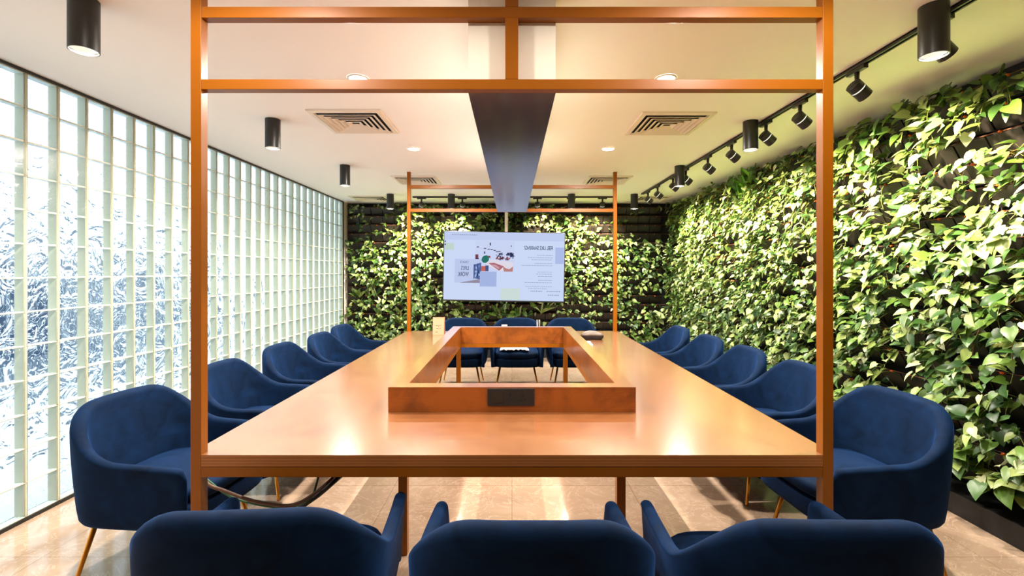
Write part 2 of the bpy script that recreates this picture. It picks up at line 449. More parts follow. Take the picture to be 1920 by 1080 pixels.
# vents
def make_vent(x0, x1, y0, y1, label, group):
    cx, cy = (x0+x1)/2, (y0+y1)/2; hx, hy = (x1-x0)/2, (y1-y0)/2
    t = empty('ceiling_vent', (cx, cy, CEIL)); tag(t, label, 'vent', group)
    def sq(b, h0, z0, h1, z1):   # sloped square ring between half size fractions
        i = len(b.v)
        for h, z in ((h0, z0), (h1, z1)):
            b.v += [(-hx*h, -hy*h, z), (hx*h, -hy*h, z), (hx*h, hy*h, z), (-hx*h, hy*h, z)]
        for k in range(4):
            k2 = (k+1) % 4; b.face((i+k, i+k2, i+4+k2, i+4+k))
    b = MB(); b.box(-hx*0.9, hx*0.9, -hy*0.9, hy*0.9, -0.003, -0.0005); b.build('dark_cavity', M_VOID, t)
    b = MB(); sq(b, 1.0, -0.001, 0.99, -0.012); sq(b, 0.99, -0.012, 0.86, -0.016); sq(b, 0.86, -0.016, 0.84, -0.004)
    b.build('vent_frame', M_VENT, t)
    b = MB()
    for k in range(5):
        h = 0.80 - k*0.145
        sq(b, h, -0.024, h-0.115, -0.008); sq(b, h, -0.024, h-0.02, -0.026); sq(b, h-0.02, -0.026, h-0.118, -0.010)
    b.build('louvres', M_VENT, t)
    return t
gV = 'square louvred ceiling vents'
make_vent(-1.505, -0.957, 3.41, 3.98, 'square louvred ceiling vent at near left, under the orange beam', gV)
make_vent(0.962, 1.515, 3.46, 4.03, 'square louvred ceiling vent at near right, under the orange beam', gV)
make_vent(-1.50, -0.95, 5.78, 6.31, 'square louvred vent crossed by the far left frame post', gV)
make_vent(0.945, 1.495, 5.78, 6.31, 'square louvred vent crossed by the far right frame post', gV)
make_vent(-2.56, -1.98, 7.30, 7.82, 'small far vent in the ceiling corner beside the glass wall', gV)
make_vent(1.98, 2.5, 7.30, 7.82, 'small far vent in the right ceiling corner behind the track', gV)

# tracks
def aim(d):   # rotation for -Z axis pointing to d
    return Vector(d).normalized().to_track_quat('-Z', 'Y').to_euler()
def make_track(p0, p1, label):
    t = empty('lighting_track', ((p0[0]+p1[0])/2, (p0[1]+p1[1])/2, CEIL)); tag(t, label, 'light track')
    c = t.location
    b = MB(); w = 0.017
    if abs(p1[0]-p0[0]) > abs(p1[1]-p0[1]):
        h = abs(p1[0]-p0[0])/2
        b.box(-h, h, -w, -w+0.009, -0.022, -0.0005); b.box(-h, h, w-0.009, w, -0.022, -0.0005); b.box(-h, h, -w, w, -0.008, -0.0005)
    else:
        h = abs(p1[1]-p0[1])/2
        b.box(-w, -w+0.009, -h, h, -0.022, -0.0005); b.box(w-0.009, w, -h, h, -0.022, -0.0005); b.box(-w, w, -h, h, -0.008, -0.0005)
    b.build('track_rail', M_BLACK, t)
make_track((1.97, 1.2), (1.97, 7.1), 'long black lighting track on the ceiling beside the right plant wall')
make_track((-1.56, 7.37), (1.6, 7.37), 'black lighting track on the ceiling before the far plant wall')
def make_spot(x, y, side, d, label, group, energy, size=1.25):
    t = empty('track_spotlight', (x, y, CEIL)); tag(t, label, 'spotlight', group)
    b = MB()
    if side: b.box(-0.013, 0.013, -0.07, 0.07, -0.045, -0.0225)
    else: b.box(-0.07, 0.07, -0.013, 0.013, -0.045, -0.0225)
    b.build('adapter', M_BLACK, t, bevel=0.002)
    b = MB(); b.tube([(0, 0, -0.045), (0, 0, -0.115)], [0.014, 0.010], 10); b.build('stem', M_BLACK, t, smooth=True)
    d = Vector(d).normalized(); q = d.to_track_quat('-Z', 'Y')
    hd = empty('x'); bpy.data.objects.remove(hd)
    b = MB(); lathe(b, [(0.0, 0.05), (0.036, 0.05), (0.041, 0.046), (0.041, 0.010)]); lathe(b, [(0.041, 0.004), (0.041, -0.052), (0.036, -0.052), (0.03, -0.04), (0.0, -0.04)])
    h = b.build('lamp_head', M_BLACK, t, smooth=True, loc=Vector((0, 0, -0.135)) + d*0.015); h.rotation_mode = 'QUATERNION'; h.rotation_quaternion = q; sharp(h)
    b = MB(); lathe(b, [(0.0385, 0.011), (0.0385, 0.003)]); b.build('light_ring', M_RING, h, smooth=True)
    b = MB(); lathe(b, [(0.031, -0.0405), (0.0005, -0.0405)]); b.build('lens', M_LAMP, h)
    add_spot('lamp', h, (0, 0, -0.056), (0, 0, 0), energy, size, 0.75, (1.0, 0.78, 0.56), 0.02)
    return t
E_TR = 115
gT = 'black track spotlights along the right plant wall'
names_r = ['black track spotlight mostly hidden behind the largest right cylinder', 'black track spotlight just right of the right front frame post',
 'black track spotlight just left of the right front frame post', 'black track spotlight touching the right middle cylinder',
 'first black track spotlight beyond the right middle cylinder', 'second black track spotlight beyond the right middle cylinder',
 'black track spotlight right behind the far right cylinder', 'black track spotlight peeking out left of the far right cylinder',
 'second last black spotlight at the far end of right track', 'last black spotlight at the far end of the right track']
for k, (y, lab) in enumerate(zip([2.17, 2.68, 3.21, 3.64, 4.21, 4.72, 5.32, 5.74, 6.35, 6.8], names_r)):
    make_spot(1.97, y, True, (0.80, 0.12, -0.60), lab, gT, E_TR, 1.25)
gT2 = 'black track spotlights before the far plant wall'
for x, lab, dx in [(-1.42, 'first black spotlight on the far track, right of left post', -0.45), (-0.78, 'black spotlight on the far track left of the dark beam', -0.25),
               (0.40, 'black spotlight on the far track just right of dark beam', 0.12), (0.93, 'black far track spotlight hidden behind a small cylinder', 0.3), (1.42, 'last black spotlight on far track before right frame post', 0.1)]:
    make_spot(x, 7.37, False, (dx, 0.75, -0.62), lab, gT2, 150, 1.25)
# more spots on the near stretch of track, behind the camera's view edge
for y in (1.5,):
    make_spot(1.97, y, True, (0.78, 0.1, -0.72), 'black track spotlight nearest the camera, above the frame edge', gT, E_TR, 1.25)

# ------------------------------------------------------------------ chairs
def chair_path():
    pts = []
    a, bk, fr_ = 0.355, 0.305, 0.375
    # right arm front -> back -> left arm front (outer outline), superellipse back
    n = 4.0
    ycorner = -0.02
    st = []
    for k in range(13):
        y = fr_ + (ycorner-fr_)*k/12; st.append((a - 0.012*((y-ycorner)/(fr_-ycorner))**2, y))
    m = 60
    for k in range(1, m):
        t = PI/2*k*2/m
        cx = math.copysign(abs(math.cos(t))**(2/2.85), math.cos(t)); sy = abs(math.sin(t))**(2/2.85)
        st.append((a*cx, ycorner - (bk+ycorner)*sy))
    for k in range(13):
        y = ycorner + (fr_-ycorner)*k/12; st.append((-(a - 0.012*((y-ycorner)/(fr_-ycorner))**2), y))
    # resample by arc length
    L = [0]
    for q, r in zip(st, st[1:]): L.append(L[-1] + math.hypot(r[0]-q[0], r[1]-q[1]))
    T = L[-1]; out = []; M = 96; j = 0
    for k in range(M+1):
        s = T*k/M
        while j < len(L)-2 and L[j+1] < s: j += 1
        u = (s-L[j])/(L[j+1]-L[j]); out.append(((st[j][0]*(1-u)+st[j+1][0]*u), (st[j][1]*(1-u)+st[j+1][1]*u), s-T/2, T/2))
    return out
def sstep(a, b, x):
    t = min(1, max(0, (x-a)/(b-a))); return t*t*(3-2*t)
def make_shell(parent):
    P = chair_path(); b = MB(); rings = []
    n = len(P)
    for k, (x, y, s, T) in enumerate(P):
        x0, y0 = P[max(0, k-1)][:2]; x1, y1 = P[min(n-1, k+1)][:2]
        tx, ty = x1-x0, y1-y0; l = math.hypot(tx, ty); tx /= l; ty /= l
        nx, ny = -ty, tx            # inward?
        # path goes right front -> back -> left front; centre lies to the right of travel
        if nx*(-x) + ny*(0.0-y) < 0: nx, ny = -nx, -ny
        d = abs(s)
        f = min(1, max(0, (d-0.13)/0.51)); f = f*f*f*(f*(f*6-15)+10)
        H = 0.836 - 0.010*min(1, d/0.3)**2 - f*0.222 - 0.012*sstep(0.58, T, d)
        end = sstep(T-0.055, T, d)
        endr = math.sqrt(max(0.0, 1-((d-(T-0.05))/0.05)**2)) if d > T-0.05 else 1.0
        th = (0.066*(1-f) + 0.050*f)
        top = H - (1-endr)*0.05
        sec = []   # (inset, z)
        zb = 0.292
        hw = th/2
        e2 = max(0.16, endr)
        def prof(inset):
            mid = hw
            return mid + (inset-mid)*e2
        lean = 0.035*(1-f)
        sec.append((prof(0.11), zb+0.004)); sec.append((prof(0.075), zb)); sec.append((prof(0.055), zb+0.002)); sec.append((prof(0.040), zb+0.010)); sec.append((prof(0.030), zb+0.026))
        for q in range(1, 9):
            z = zb+0.026 + (top-hw-(zb+0.026))*q/8
            w = (z-zb)/(0.55)
            ins = 0.030*(1-min(1, w*1.3))**1.5 - 0.0
            if z > 0.6: ins -= 0.0
            sec.append((prof(ins), z))
        for q in range(1, 8):
            an = PI*q/8
            sec.append((prof(hw - hw*math.cos(an)), top-hw + hw*math.sin(an)*1.0))
        for q in range(0, 6):
            z = (top-hw) + (0.40-(top-hw))*q/5
            g_ = (top-hw-z)/max(0.01, (top-hw-0.40))
            sec.append((prof(th + (0.075*(1-f)+0.016*f)*g_**1.0), z))
        sec.append((prof(th+0.02), 0.33))
        ring_ = []
        for ins, z in sec:
            back = sstep(0.3, 0.84, z)*lean*0.0
            ring_.append(b.vert((x + nx*ins, y + ny*ins, z)))
        rings.append(ring_)
    m = len(rings[0])
    for k in range(n-1):
        for q in range(m-1):
            b.face((rings[k][q], rings[k+1][q], rings[k+1][q+1], rings[k][q+1]))
        b.face((rings[k][m-1], rings[k+1][m-1], rings[k+1][0], rings[k][0]))
    b.face(rings[0]); b.face(rings[-1][::-1])
    o = b.build('shell', M_VELVET, parent, smooth=True)
    return o
def rounded_slab(name, hx, y0, y1, z0, z1, parent, r=0.03, n=3.2, crown=0.0):
    b = MB(); yc_ = (y0+y1)/2; hy = (y1-y0)/2; K = 56
    prof = []
    for q in range(7): an = -PI/2 + PI/2*q/6; prof.append((r - r*math.cos(an), z0 + r + r*math.sin(an)))
    for q in range(7): an = PI/2*q/6; prof.append((r - r*math.cos(an), z1 - r + r*math.sin(an)))
    rings = []
    for ins, z in prof:
        ring_ = []
        for k in range(K):
            t = 2*PI*k/K; c, s_ = math.cos(t), math.sin(t)
            rr = 1.0/((abs(c)**n + abs(s_)**n)**(1/n))
            ring_.append(b.vert(((hx-ins)*c*rr, yc_ + (hy-ins)*s_*rr, z)))
        rings.append(ring_)
    for sc_, dz in ((0.85, crown*0.45), (0.6, crown*0.8), (0.3, crown)):
        ring_ = []
        for k in range(K):
            v = b.v[rings[13][k]]; ring_.append(b.vert((v[0]*sc_, yc_ + (v[1]-yc_)*sc_, z1+dz)))
        rings.append(ring_)
    for a in range(len(rings)-1):
        for k in range(K):
            k2 = (k+1) % K; b.face((rings[a][k], rings[a][k2], rings[a+1][k2], rings[a+1][k]))
    b.face(rings[0][::-1]); b.face(rings[-1])
    return b.build(name, M_VELVET, parent, smooth=True)
def make_chair():
    t = empty('tub_chair')
    make_shell(t)
    rounded_slab('seat_base', 0.302, -0.23, 0.378, 0.286, 0.40, t, 0.03, 5.0)
    rounded_slab('seat_cushion', 0.272, -0.21, 0.382, 0.395, 0.462, t, 0.03, 4.5, 0.018)
    for sx in (-1, 1):
        for sy in (-1, 1):
            b = MB(); b.tube([(sx*0.205, 0.02+sy*0.2, 0.292), (sx*0.262, 0.02+sy*0.255, 0.012), (sx*0.2645, 0.02+sy*0.2575, 0.0005)], [0.0125, 0.009, 0.009], 12)
            lg = b.build('leg', M_BRASS, t, smooth=True)
    return t
chairs = [
 # x, y, facing angle (0 = faces +Y), label
 (-1.77, 2.42, -96, 'navy velvet tub chair at near left, half behind the orange post', 'L'),
 (-1.77, 3.25, -89, 'navy velvet tub chair, second on the glass side from the camera', 'L'),
 (-1.76, 4.05, -91, 'navy velvet tub chair in the middle of the glass side', 'L'),
 (-1.71, 4.77, -90, 'navy velvet tub chair, second from the far end beside glass wall', 'L'),
 (-1.76, 5.50, -92, 'farthest navy velvet tub chair along the glass block wall', 'L'),
 (1.76, 2.41, 94, 'navy velvet tub chair at near right, beside the orange post', 'R'),
 (1.74, 3.19, 90, 'navy velvet tub chair, second on the plant side from the camera', 'R'),
 (1.71, 3.88, 89, 'navy velvet tub chair in the middle of the plant side', 'R'),
 (1.68, 4.56, 91, 'navy velvet tub chair, second from the far end beside right plants', 'R'),
 (1.66, 5.33, 90, 'farthest navy velvet tub chair along the right plant wall', 'R'),
 (-0.735, 1.495, 4, 'foreground navy velvet chair at left, seen from behind', 'N'),
 (0.055, 1.442, 0, 'foreground navy velvet chair in the middle, seen from behind', 'N'),
 (0.825, 1.445, -1, 'foreground navy velvet chair at right, seen from behind', 'N'),
 (-0.65, 6.08, 180, 'left navy velvet chair at the far end, behind the paper card', 'F'),
 (0.063, 6.08, 180, 'middle navy velvet chair at the far end below the screen', 'F'),
 (0.78, 6.08, 180, 'right navy velvet chair at the far end, behind conference phone', 'F'),
]
groups = {'L': 'chairs along the glass block side', 'R': 'chairs along the right plant wall side', 'N': 'foreground chairs at the near end', 'F': 'chairs at the far end of the table'}
proto = make_chair()
for k, (x, y, a, lab, gk) in enumerate(chairs):
    o = proto if k == 0 else copy_tree(proto)
    o.location = (x, y, 0); o.rotation_euler = (0, 0, math.radians(a))
    tag(o, lab, 'chair', groups[gk])

# ------------------------------------------------------------------ television
def text_mesh(txt, size, mirror=True, bold=0.0):
    cu = bpy.data.curves.new('txt', 'FONT'); cu.body = txt; cu.size = size; cu.align_x = 'LEFT'; cu.offset = bold
    ob = bpy.data.objects.new('txt', cu); COL.objects.link(ob)
    dg = bpy.context.evaluated_depsgraph_get()
    me = bpy.data.meshes.new_from_object(ob.evaluated_get(dg))
    vs = [tuple(v.co) for v in me.vertices]; fs = [tuple(p.vertices) for p in me.polygons]
    bpy.data.objects.remove(ob); bpy.data.curves.remove(cu); bpy.data.meshes.remove(me)
    return vs, fs
SW, SH = 1.90, 1.075
sx0, sz0 = -SW/2, -SH/2
tv = empty('wall_screen', (-0.131, 7.42, 1.0)); 
tvc_x = (945.0-960)*7.42/F; tvc_z = EYE - (499.5-509)*7.42/F
tv.location = (tvc_x, 7.42, tvc_z); tv.rotation_euler = (0, math.radians(1.0), 0)
tag(tv, 'large flat screen showing a mirrored slide in front of far plants', 'television')
b = MB(); b.box(-SW/2-0.012, SW/2+0.012, 0.0, 0.05, -SH/2-0.022, SH/2+0.01); b.build('bezel', M_BLACK, tv, bevel=0.004)
ecol = {}
def em(c, s=0.95):
    k = (c, s)
    if k not in ecol: ecol[k] = emis('screen_%d_%d_%d' % c, srgb(*c), s*0.335)
    return ecol[k]
def scr(u0, u1, v0, v1, c, z, s=0.95, quad=None):
    """u,v are fractions of the screen (v from the top)"""
    return (u0, u1, v0, v1, c, z)
b = MB(); mats = []
def mi(c):
    m_ = em(c)
    if m_ not in mats: mats.append(m_)
    return mats.index(m_)
def R(u0, u1, v0, v1, c, z=1):
    x0, x1 = -SW/2+u0*SW, -SW/2+u1*SW; z1_, z0_ = SH/2-v0*SH, SH/2-v1*SH
    y = -0.001-0.0004*z
    b.quad((x0, y, z0_), (x1, y, z0_), (x1, y, z1_), (x0, y, z1_), mi(c))
def POLY(pts, c, z=1):
    y = -0.001-0.0004*z; i = len(b.v)
    for u, v_ in pts: b.v.append((-SW/2+u*SW, y, SH/2-v_*SH))
    b.face(list(range(i, i+len(pts))), mi(c))
def TXT(txt, size, uright, vbase, c, z=2, bold=0.0, sqx=1.0):
    vs, fs = text_mesh(txt, size, bold=bold); i = len(b.v); y = -0.001-0.0004*z
    for x, yy, _ in vs: b.v.append((-SW/2+uright*SW - x*sqx, y, SH/2-vbase*SH + yy))
    for f in fs: b.face([i+k for k in f][::-1], mi(c))
BG = (206, 220, 250)
R(0, 1, 0, 1, BG, 0)
R(0, 1, 0, 0.12, (196, 208, 242), 0.5)
rs = random.Random(3)
R(0.003, 0.08, 0.17, 0.27, (196, 216, 208), 1)
R(0.003, 0.013, 0.135, 0.155, (50, 60, 90), 2); R(0.003, 0.013, 0.18, 0.2, (50, 60, 90), 2)
R(0.925, 0.997, 0.21, 0.45, (176, 192, 236), 1)
R(0.475, 0.635, 0.82, 0.99, (206, 222, 218), 1)
R(0.30, 0.44, 0.58, 0.80, (168, 184, 230), 3)
# first picture: bright cafe with track lights
R(0.26, 0.585, 0.13, 0.58, (204, 214, 246), 1)
for u, v_ in ((0.27, .215), (.33, .235), (.36, .245), (.385, .25), (.41, .26), (.43, .28), (.45, .275)):
    R(u, u+0.02, v_, v_+0.012, (70, 60, 90), 2)
R(0.378, 0.388, 0.155, 0.195, (40, 50, 70), 2); R(0.555, 0.562, 0.19, 0.21, (70, 80, 110), 2); R(0.332, 0.342, 0.285, 0.32, (60, 70, 110), 2)
for k in range(34):
    u = 0.43+rs.random()*0.14; v_ = 0.29+rs.random()*0.1
    R(u, u+0.006+rs.random()*0.012, v_, v_+0.01+rs.random()*0.02, rs.choice([(60, 66, 100), (90, 96, 130), (40, 44, 70), (120, 130, 170)]), 2)
for k in range(14):
    u = 0.42+rs.random()*0.12; v_ = 0.36+rs.random()*0.03
    R(u, u+0.012, v_, v_+0.02, rs.choice([(120, 60, 70), (80, 40, 54), (150, 90, 90)]), 2.4)
R(0.26, 0.285, 0.33, 0.4, (120, 60, 76), 2); R(0.262, 0.29, 0.385, 0.4, (60, 40, 60), 2.2)
POLY([(0.545, .3), (.578, .3), (.578, .35), (.55, .37)], (46, 50, 90), 2)
POLY([(0.33, .44), (.40, .40), (.48, .42), (.575, .44), (.575, .57), (.46, .57), (.37, .5)], (226, 220, 234), 2)
POLY([(0.37, .455), (.42, .45), (.50, .50), (.46, .565)], (176, 110, 122), 3)
POLY([(0.39, .475), (.43, .48), (.465, .52), (.455, .54)], (206, 160, 170), 3.5)
POLY([(0.49, .50), (.52, .53), (.545, .54), (.575, .50), (.573, .575), (.50, .575)], (188, 130, 126), 3)
R(0.31, 0.345, 0.50, 0.575, (196, 106, 96), 3); R(0.345, 0.372, 0.49, 0.575, (76, 90, 140), 3)
POLY([(.315, .38), (.33, .35), (.355, .34), (.375, .37), (.372, .42), (.35, .455), (.325, .45), (.312, .42)], (44, 116, 106), 4)
POLY([(.36, .345), (.385, .35), (.385, .39), (.375, .37)], (150, 60, 70), 3.8)
# second picture: white wall with lettering and a window
R(0.09, 0.31, 0.40, 0.75, (192, 204, 240), 1.5)
POLY([(.13, .75), (.31, .69), (.31, .75)], (150, 140, 160), 2)
POLY([(.25, .48), (.31, .45), (.31, .70), (.25, .68)], (84, 104, 160), 2)
for k in range(12):
    u = 0.255+rs.random()*0.04; v_ = .49+rs.random()*.16
    R(u, u+0.01, v_, v_+0.03, rs.choice([(170, 190, 230), (40, 60, 100), (120, 150, 200)]), 2.5)
R(0.248, 0.252, 0.475, 0.69, (40, 46, 70), 3); R(0.279, 0.282, 0.465, 0.69, (40, 46, 70), 3)
TXT("CREATE", 0.048, 0.205, 0.462, (70, 80, 112), 3, 0.0, 0.8)
TXT("LIFE'S", 0.085, 0.208, 0.56, (70, 80, 112), 3, 0.001, 0.62)
TXT("WORK", 0.10, 0.208, 0.655, (60, 70, 102), 3, 0.001, 0.55)
# heading and the unreadable paragraphs
TXT("FEEL LIKE SHARING?", 0.088, 0.905, 0.25, (44, 58, 92), 3, 0.001, 0.58)
for v0, n_, right in ((.325, 2, .905), (.36, 2, .905), (.39, 1, .895), (.445, 1, .90), (.475, 1, .90), (.57, 1, .9), (.6, 1, .9), (.635, 1, .9), (.69, 1, .9), (.725, 1, .9), (.785, 1, .9), (.815, 1, .86)):
    u = right; end_ = right - rs.uniform(0.1, 0.27)
    while u > end_:
        wd = rs.uniform(0.006, 0.022); R(u-wd, u, v0, v0+0.007, (150, 160, 190), 2); u -= wd+0.004
for u0, u1, v0 in ((.86, .97, .85), (.73, .82, .85), (.88, .96, .905), (.07, .27, .04)):
    u = u1
    while u > u0:
        wd = rs.uniform(0.004, 0.012); R(u-wd, u, v0, v0+0.012, (130, 142, 176), 2); u -= wd+0.006
b.build('screen', mats, tv)
b = MB(); b.box(-0.25, 0.25, 0.05, 0.09, -0.3, 0.3); b.build('mount_plate', M_BLACK, tv)
b = MB(); b.box(-0.025, 0.025, 0, 0.05, -0.45, CEIL-tvc_z-0.01); pl = b.build('mount_pole', M_POLE, None); pl.location = (0, 0, 0)
pl.parent = tv; pl.location = (-0.09*0+0.035, 0.09, 0); pl.rotation_euler = (0, -math.radians(1.0), 0)
pl['label'] = 'pale ceiling pole'

# ------------------------------------------------------------------ small things on the table
# card
t = empty('tent_card', (-0.824, 5.25, 0.7505), math.radians(3)); tag(t, 'peach paper tent card standing on the far left of the table', 'sign')
b = MB(); W_, H_ = 0.126, 0.198
b.box(-W_/2, W_/2, -0.002, 0.0, 0, H_, 0, Matrix.Rotation(math.radians(-10), 4, 'X') @ Matrix.Shear('XZ', 4, (0.12, 0)))
b.box(-W_/2, W_/2, 0.064, 0.066, 0, H_, 0, Matrix.Translation((0, 0, 0)) @ Matrix.Translation((0, 0.065, 0)) @ Matrix.Rotation(math.radians(10), 4, 'X') @ Matrix.Translation((0, -0.065, 0)) @ Matrix.Shear('XZ', 4, (0.12, 0)))
b.build('card', M_CARD, t)
b = MB(); MR = Matrix.Rotation(math.radians(-10), 4, 'X') @ Matrix.Shear('XZ', 4, (0.12, 0))
for zz, w_, xx in ((0.10, 0.016, -0.018), (0.10, 0.012, 0.004), (0.10, 0.01, 0.022), (0.088, 0.01, 0.0), (0.066, 0.026, -0.012), (0.066, 0.014, 0.018), (0.03, 0.03, -0.02)):
    b.box(xx-w_/2, xx+w_/2, -0.0026, -0.0018, zz, zz+0.006, 0, MR)
b.build('print', M_INK, t)
# conference phone
t = empty('conference_phone', (0.83, 4.93, 0.7505), math.radians(-28)); tag(t, 'taupe and black conference phone on the far right of the table', 'phone')
b = MB(); K = 36; rings = []
for sc_, z in ((0.80, 0.0), (0.95, 0.018), (1.0, 0.04)):
    rr = []
    for k in range(K):
        a = 2*PI*k/K; r = 0.085*(1+0.30*math.cos(3*a))
        rr.append(b.vert((r*math.cos(a)*sc_*1.25, r*math.sin(a)*sc_*1.1, z)))
    rings.append(rr)
for a in range(len(rings)-1):
    for k in range(K): b.face((rings[a][k], rings[a][(k+1)%K], rings[a+1][(k+1)%K], rings[a+1][k]))
b.face(rings[0][::-1]); b.face(rings[-1])
b.build('base', M_BLACKMATT, t, smooth=False)
b = MB(); rings = []
for sc_, z in ((1.0, 0.0405), (0.97, 0.056), (0.8, 0.072), (0.4, 0.084), (0.1, 0.087)):
    rr = []
    for k in range(K):
        a = 2*PI*k/K; r = 0.083*(1+0.30*math.cos(3*a)*min(1, sc_+0.1))
        rr.append(b.vert((r*math.cos(a)*sc_*1.25, r*math.sin(a)*sc_*1.1, z)))
    rings.append(rr)
for a in range(len(rings)-1):
    for k in range(K): b.face((rings[a][k], rings[a][(k+1)%K], rings[a+1][(k+1)%K], rings[a+1][k]))
b.face(rings[0][::-1]); b.face(rings[-1])
b.build('speaker_cover', M_PHONE, t, smooth=True)
# remote
t = empty('remote_control', (0.752, 4.56, 0.7505), math.radians(-3)); tag(t, 'white remote control lying between the phone and wooden surround', 'remote control')
b = MB(); b.box(-0.02, 0.02, -0.11, 0.11, 0, 0.018); b.build('body', M_WHITE, t, bevel=0.005)
b = MB(); lathe(b, [(0.006, 0.0182), (0.006, 0.0205), (0.0005, 0.0205)], 12); o = b.build('button', M_BRASS, t); o.location = (0, -0.05, 0)
# pens & yellow clip on far end of table
t = empty('pen_cup', (0.30, 5.28, 0.7505)); tag(t, 'slim cup of pens on the far table end, before the right gap', 'pen cup')
b = MB(); lathe(b, [(0.0, 0.0005), (0.022, 0.0005), (0.025, 0.075), (0.0235, 0.075), (0.021, 0.006), (0.0, 0.006)], 20); b.build('cup', M_BLACK, t, smooth=True)
for k, (dx, dy, m_) in enumerate(((-.012, 0, M_WHITE), (0, .006, M_BLACK), (.009, -.004, M_PHONE), (.003, .010, M_WHITE))):
    b = MB(); b.tube([(dx, dy, 0.01), (dx*1.5, dy*1.5, 0.165)], 0.0042, 8); b.build('pen', m_, t, smooth=True)
t = empty('board_eraser', (0.36, 5.25, 0.7505), 0.3); tag(t, 'small yellow block lying beside the pens at far table end', 'eraser')
b = MB(); b.box(-0.022, 0.022, -0.02, 0.02, 0, 0.028); b.build('body', M_YELLOW, t, bevel=0.006)
b = MB(); b.box(-0.021, 0.021, -0.019, 0.019, 0.028, 0.045); b.build('pad', M_YELLOW, t, bevel=0.006)
t = empty('slim_box', (-0.085, 5.3, 0.7505)); tag(t, 'thin grey object barely showing behind the wooden surround', 'box')
b = MB(); b.box(-0.03, 0.03, -0.03, 0.03, 0, 0.095); b.build('body', M_PHONE, t, bevel=0.004)
b = MB(); b.box(-0.032, 0.032, -0.032, 0.032, 0.095, 0.105); b.build('lid', M_WHITE, t, bevel=0.003)
# white cloth on middle far chair seat
t = empty('white_cloth', (0.03, 5.83, 0.482)); tag(t, 'crumpled white cloth on the seat of the middle far chair', 'cloth')
b = MB(); nx_, ny_ = 26, 12; idx = []
for a in range(nx_+1):
    for c in range(ny_+1):
        u = a/nx_-0.5; v_ = c/ny_-0.5
        z = 0.010 + 0.026*abs(mnoise.noise(Vector((u*7, v_*5, 1.3)))) + 0.012*math.sin(u*22+v_*6)**2
        ed = 1-max(0, (abs(u)-0.42)/0.08)*0.7
        idx.append(b.vert((u*0.36, v_*0.16 + 0.02*math.sin(u*9), z*ed)))
for a in range(nx_):
    for c in range(ny_):
        q = a*(ny_+1)+c; b.face((idx[q], idx[q+ny_+1], idx[q+ny_+2], idx[q+1]))
o = b.build('fabric', M_WHITE, t, smooth=True); s_ = o.modifiers.new('t', 'SOLIDIFY'); s_.thickness = 0.004
# cables under the table
def cable(name, pts, r, mat, label):
    P = [Vector(p) for p in pts]; out = []
    for k in range(len(P)-1):
        p0, p1, p2, p3 = P[max(0, k-1)], P[k], P[k+1], P[min(len(P)-1, k+2)]
        for q in range(8):
            t_ = q/8
            out.append(0.5*((2*p1) + (p2-p0)*t_ + (2*p0-5*p1+4*p2-p3)*t_*t_ + (3*p1-p0-3*p2+p3)*t_**3))
    out.append(P[-1])
    b = MB(); b.tube(out, r, 8); return tag(b.build(name, mat, smooth=True), label, 'cable')
def pw(px, py, y): return ((px-960)*y/F, y, EYE-(py-509)*y/F)
yk = 2.05
cable('power_cable', [pw(640, 880, 2.2), pw(622, 898, yk), pw(590, 925, yk), pw(560, 943, yk), pw(530, 948, yk), pw(470, 938, yk), pw(420, 920, yk), pw(392, 909, yk), pw(372, 884, yk+0.02)], 0.0075, M_PIPE, 'brown cable sagging under the near left edge of the table')
cable('power_cable', [pw(652, 880, 2.2), pw(630, 899, yk+0.05), pw(600, 925, yk+0.05), pw(572, 945, yk+0.05), pw(545, 966, yk+0.05), pw(520, 1000, yk+0.05), pw(500, 1075, 2.08), (-1.12, 2.2, 0.013)], 0.012, M_BLACK, 'thick black cable dropping from the table underside at near left')
cable('power_cable', [pw(600, 880, 2.15), pw(585, 930, yk+0.02), pw(555, 948, yk+0.02), pw(525, 952, yk+0.02), pw(470, 943, yk+0.02), pw(430, 930, yk+0.02), pw(395, 905, yk+0.02), pw(372, 884, yk+0.04)], 0.005, M_GREEN, 'thin green cable sagging under the near left edge of table')

# ------------------------------------------------------------------ plant walls
ROWP = 0.152; ROWZ0 = 0.16; NR = 16
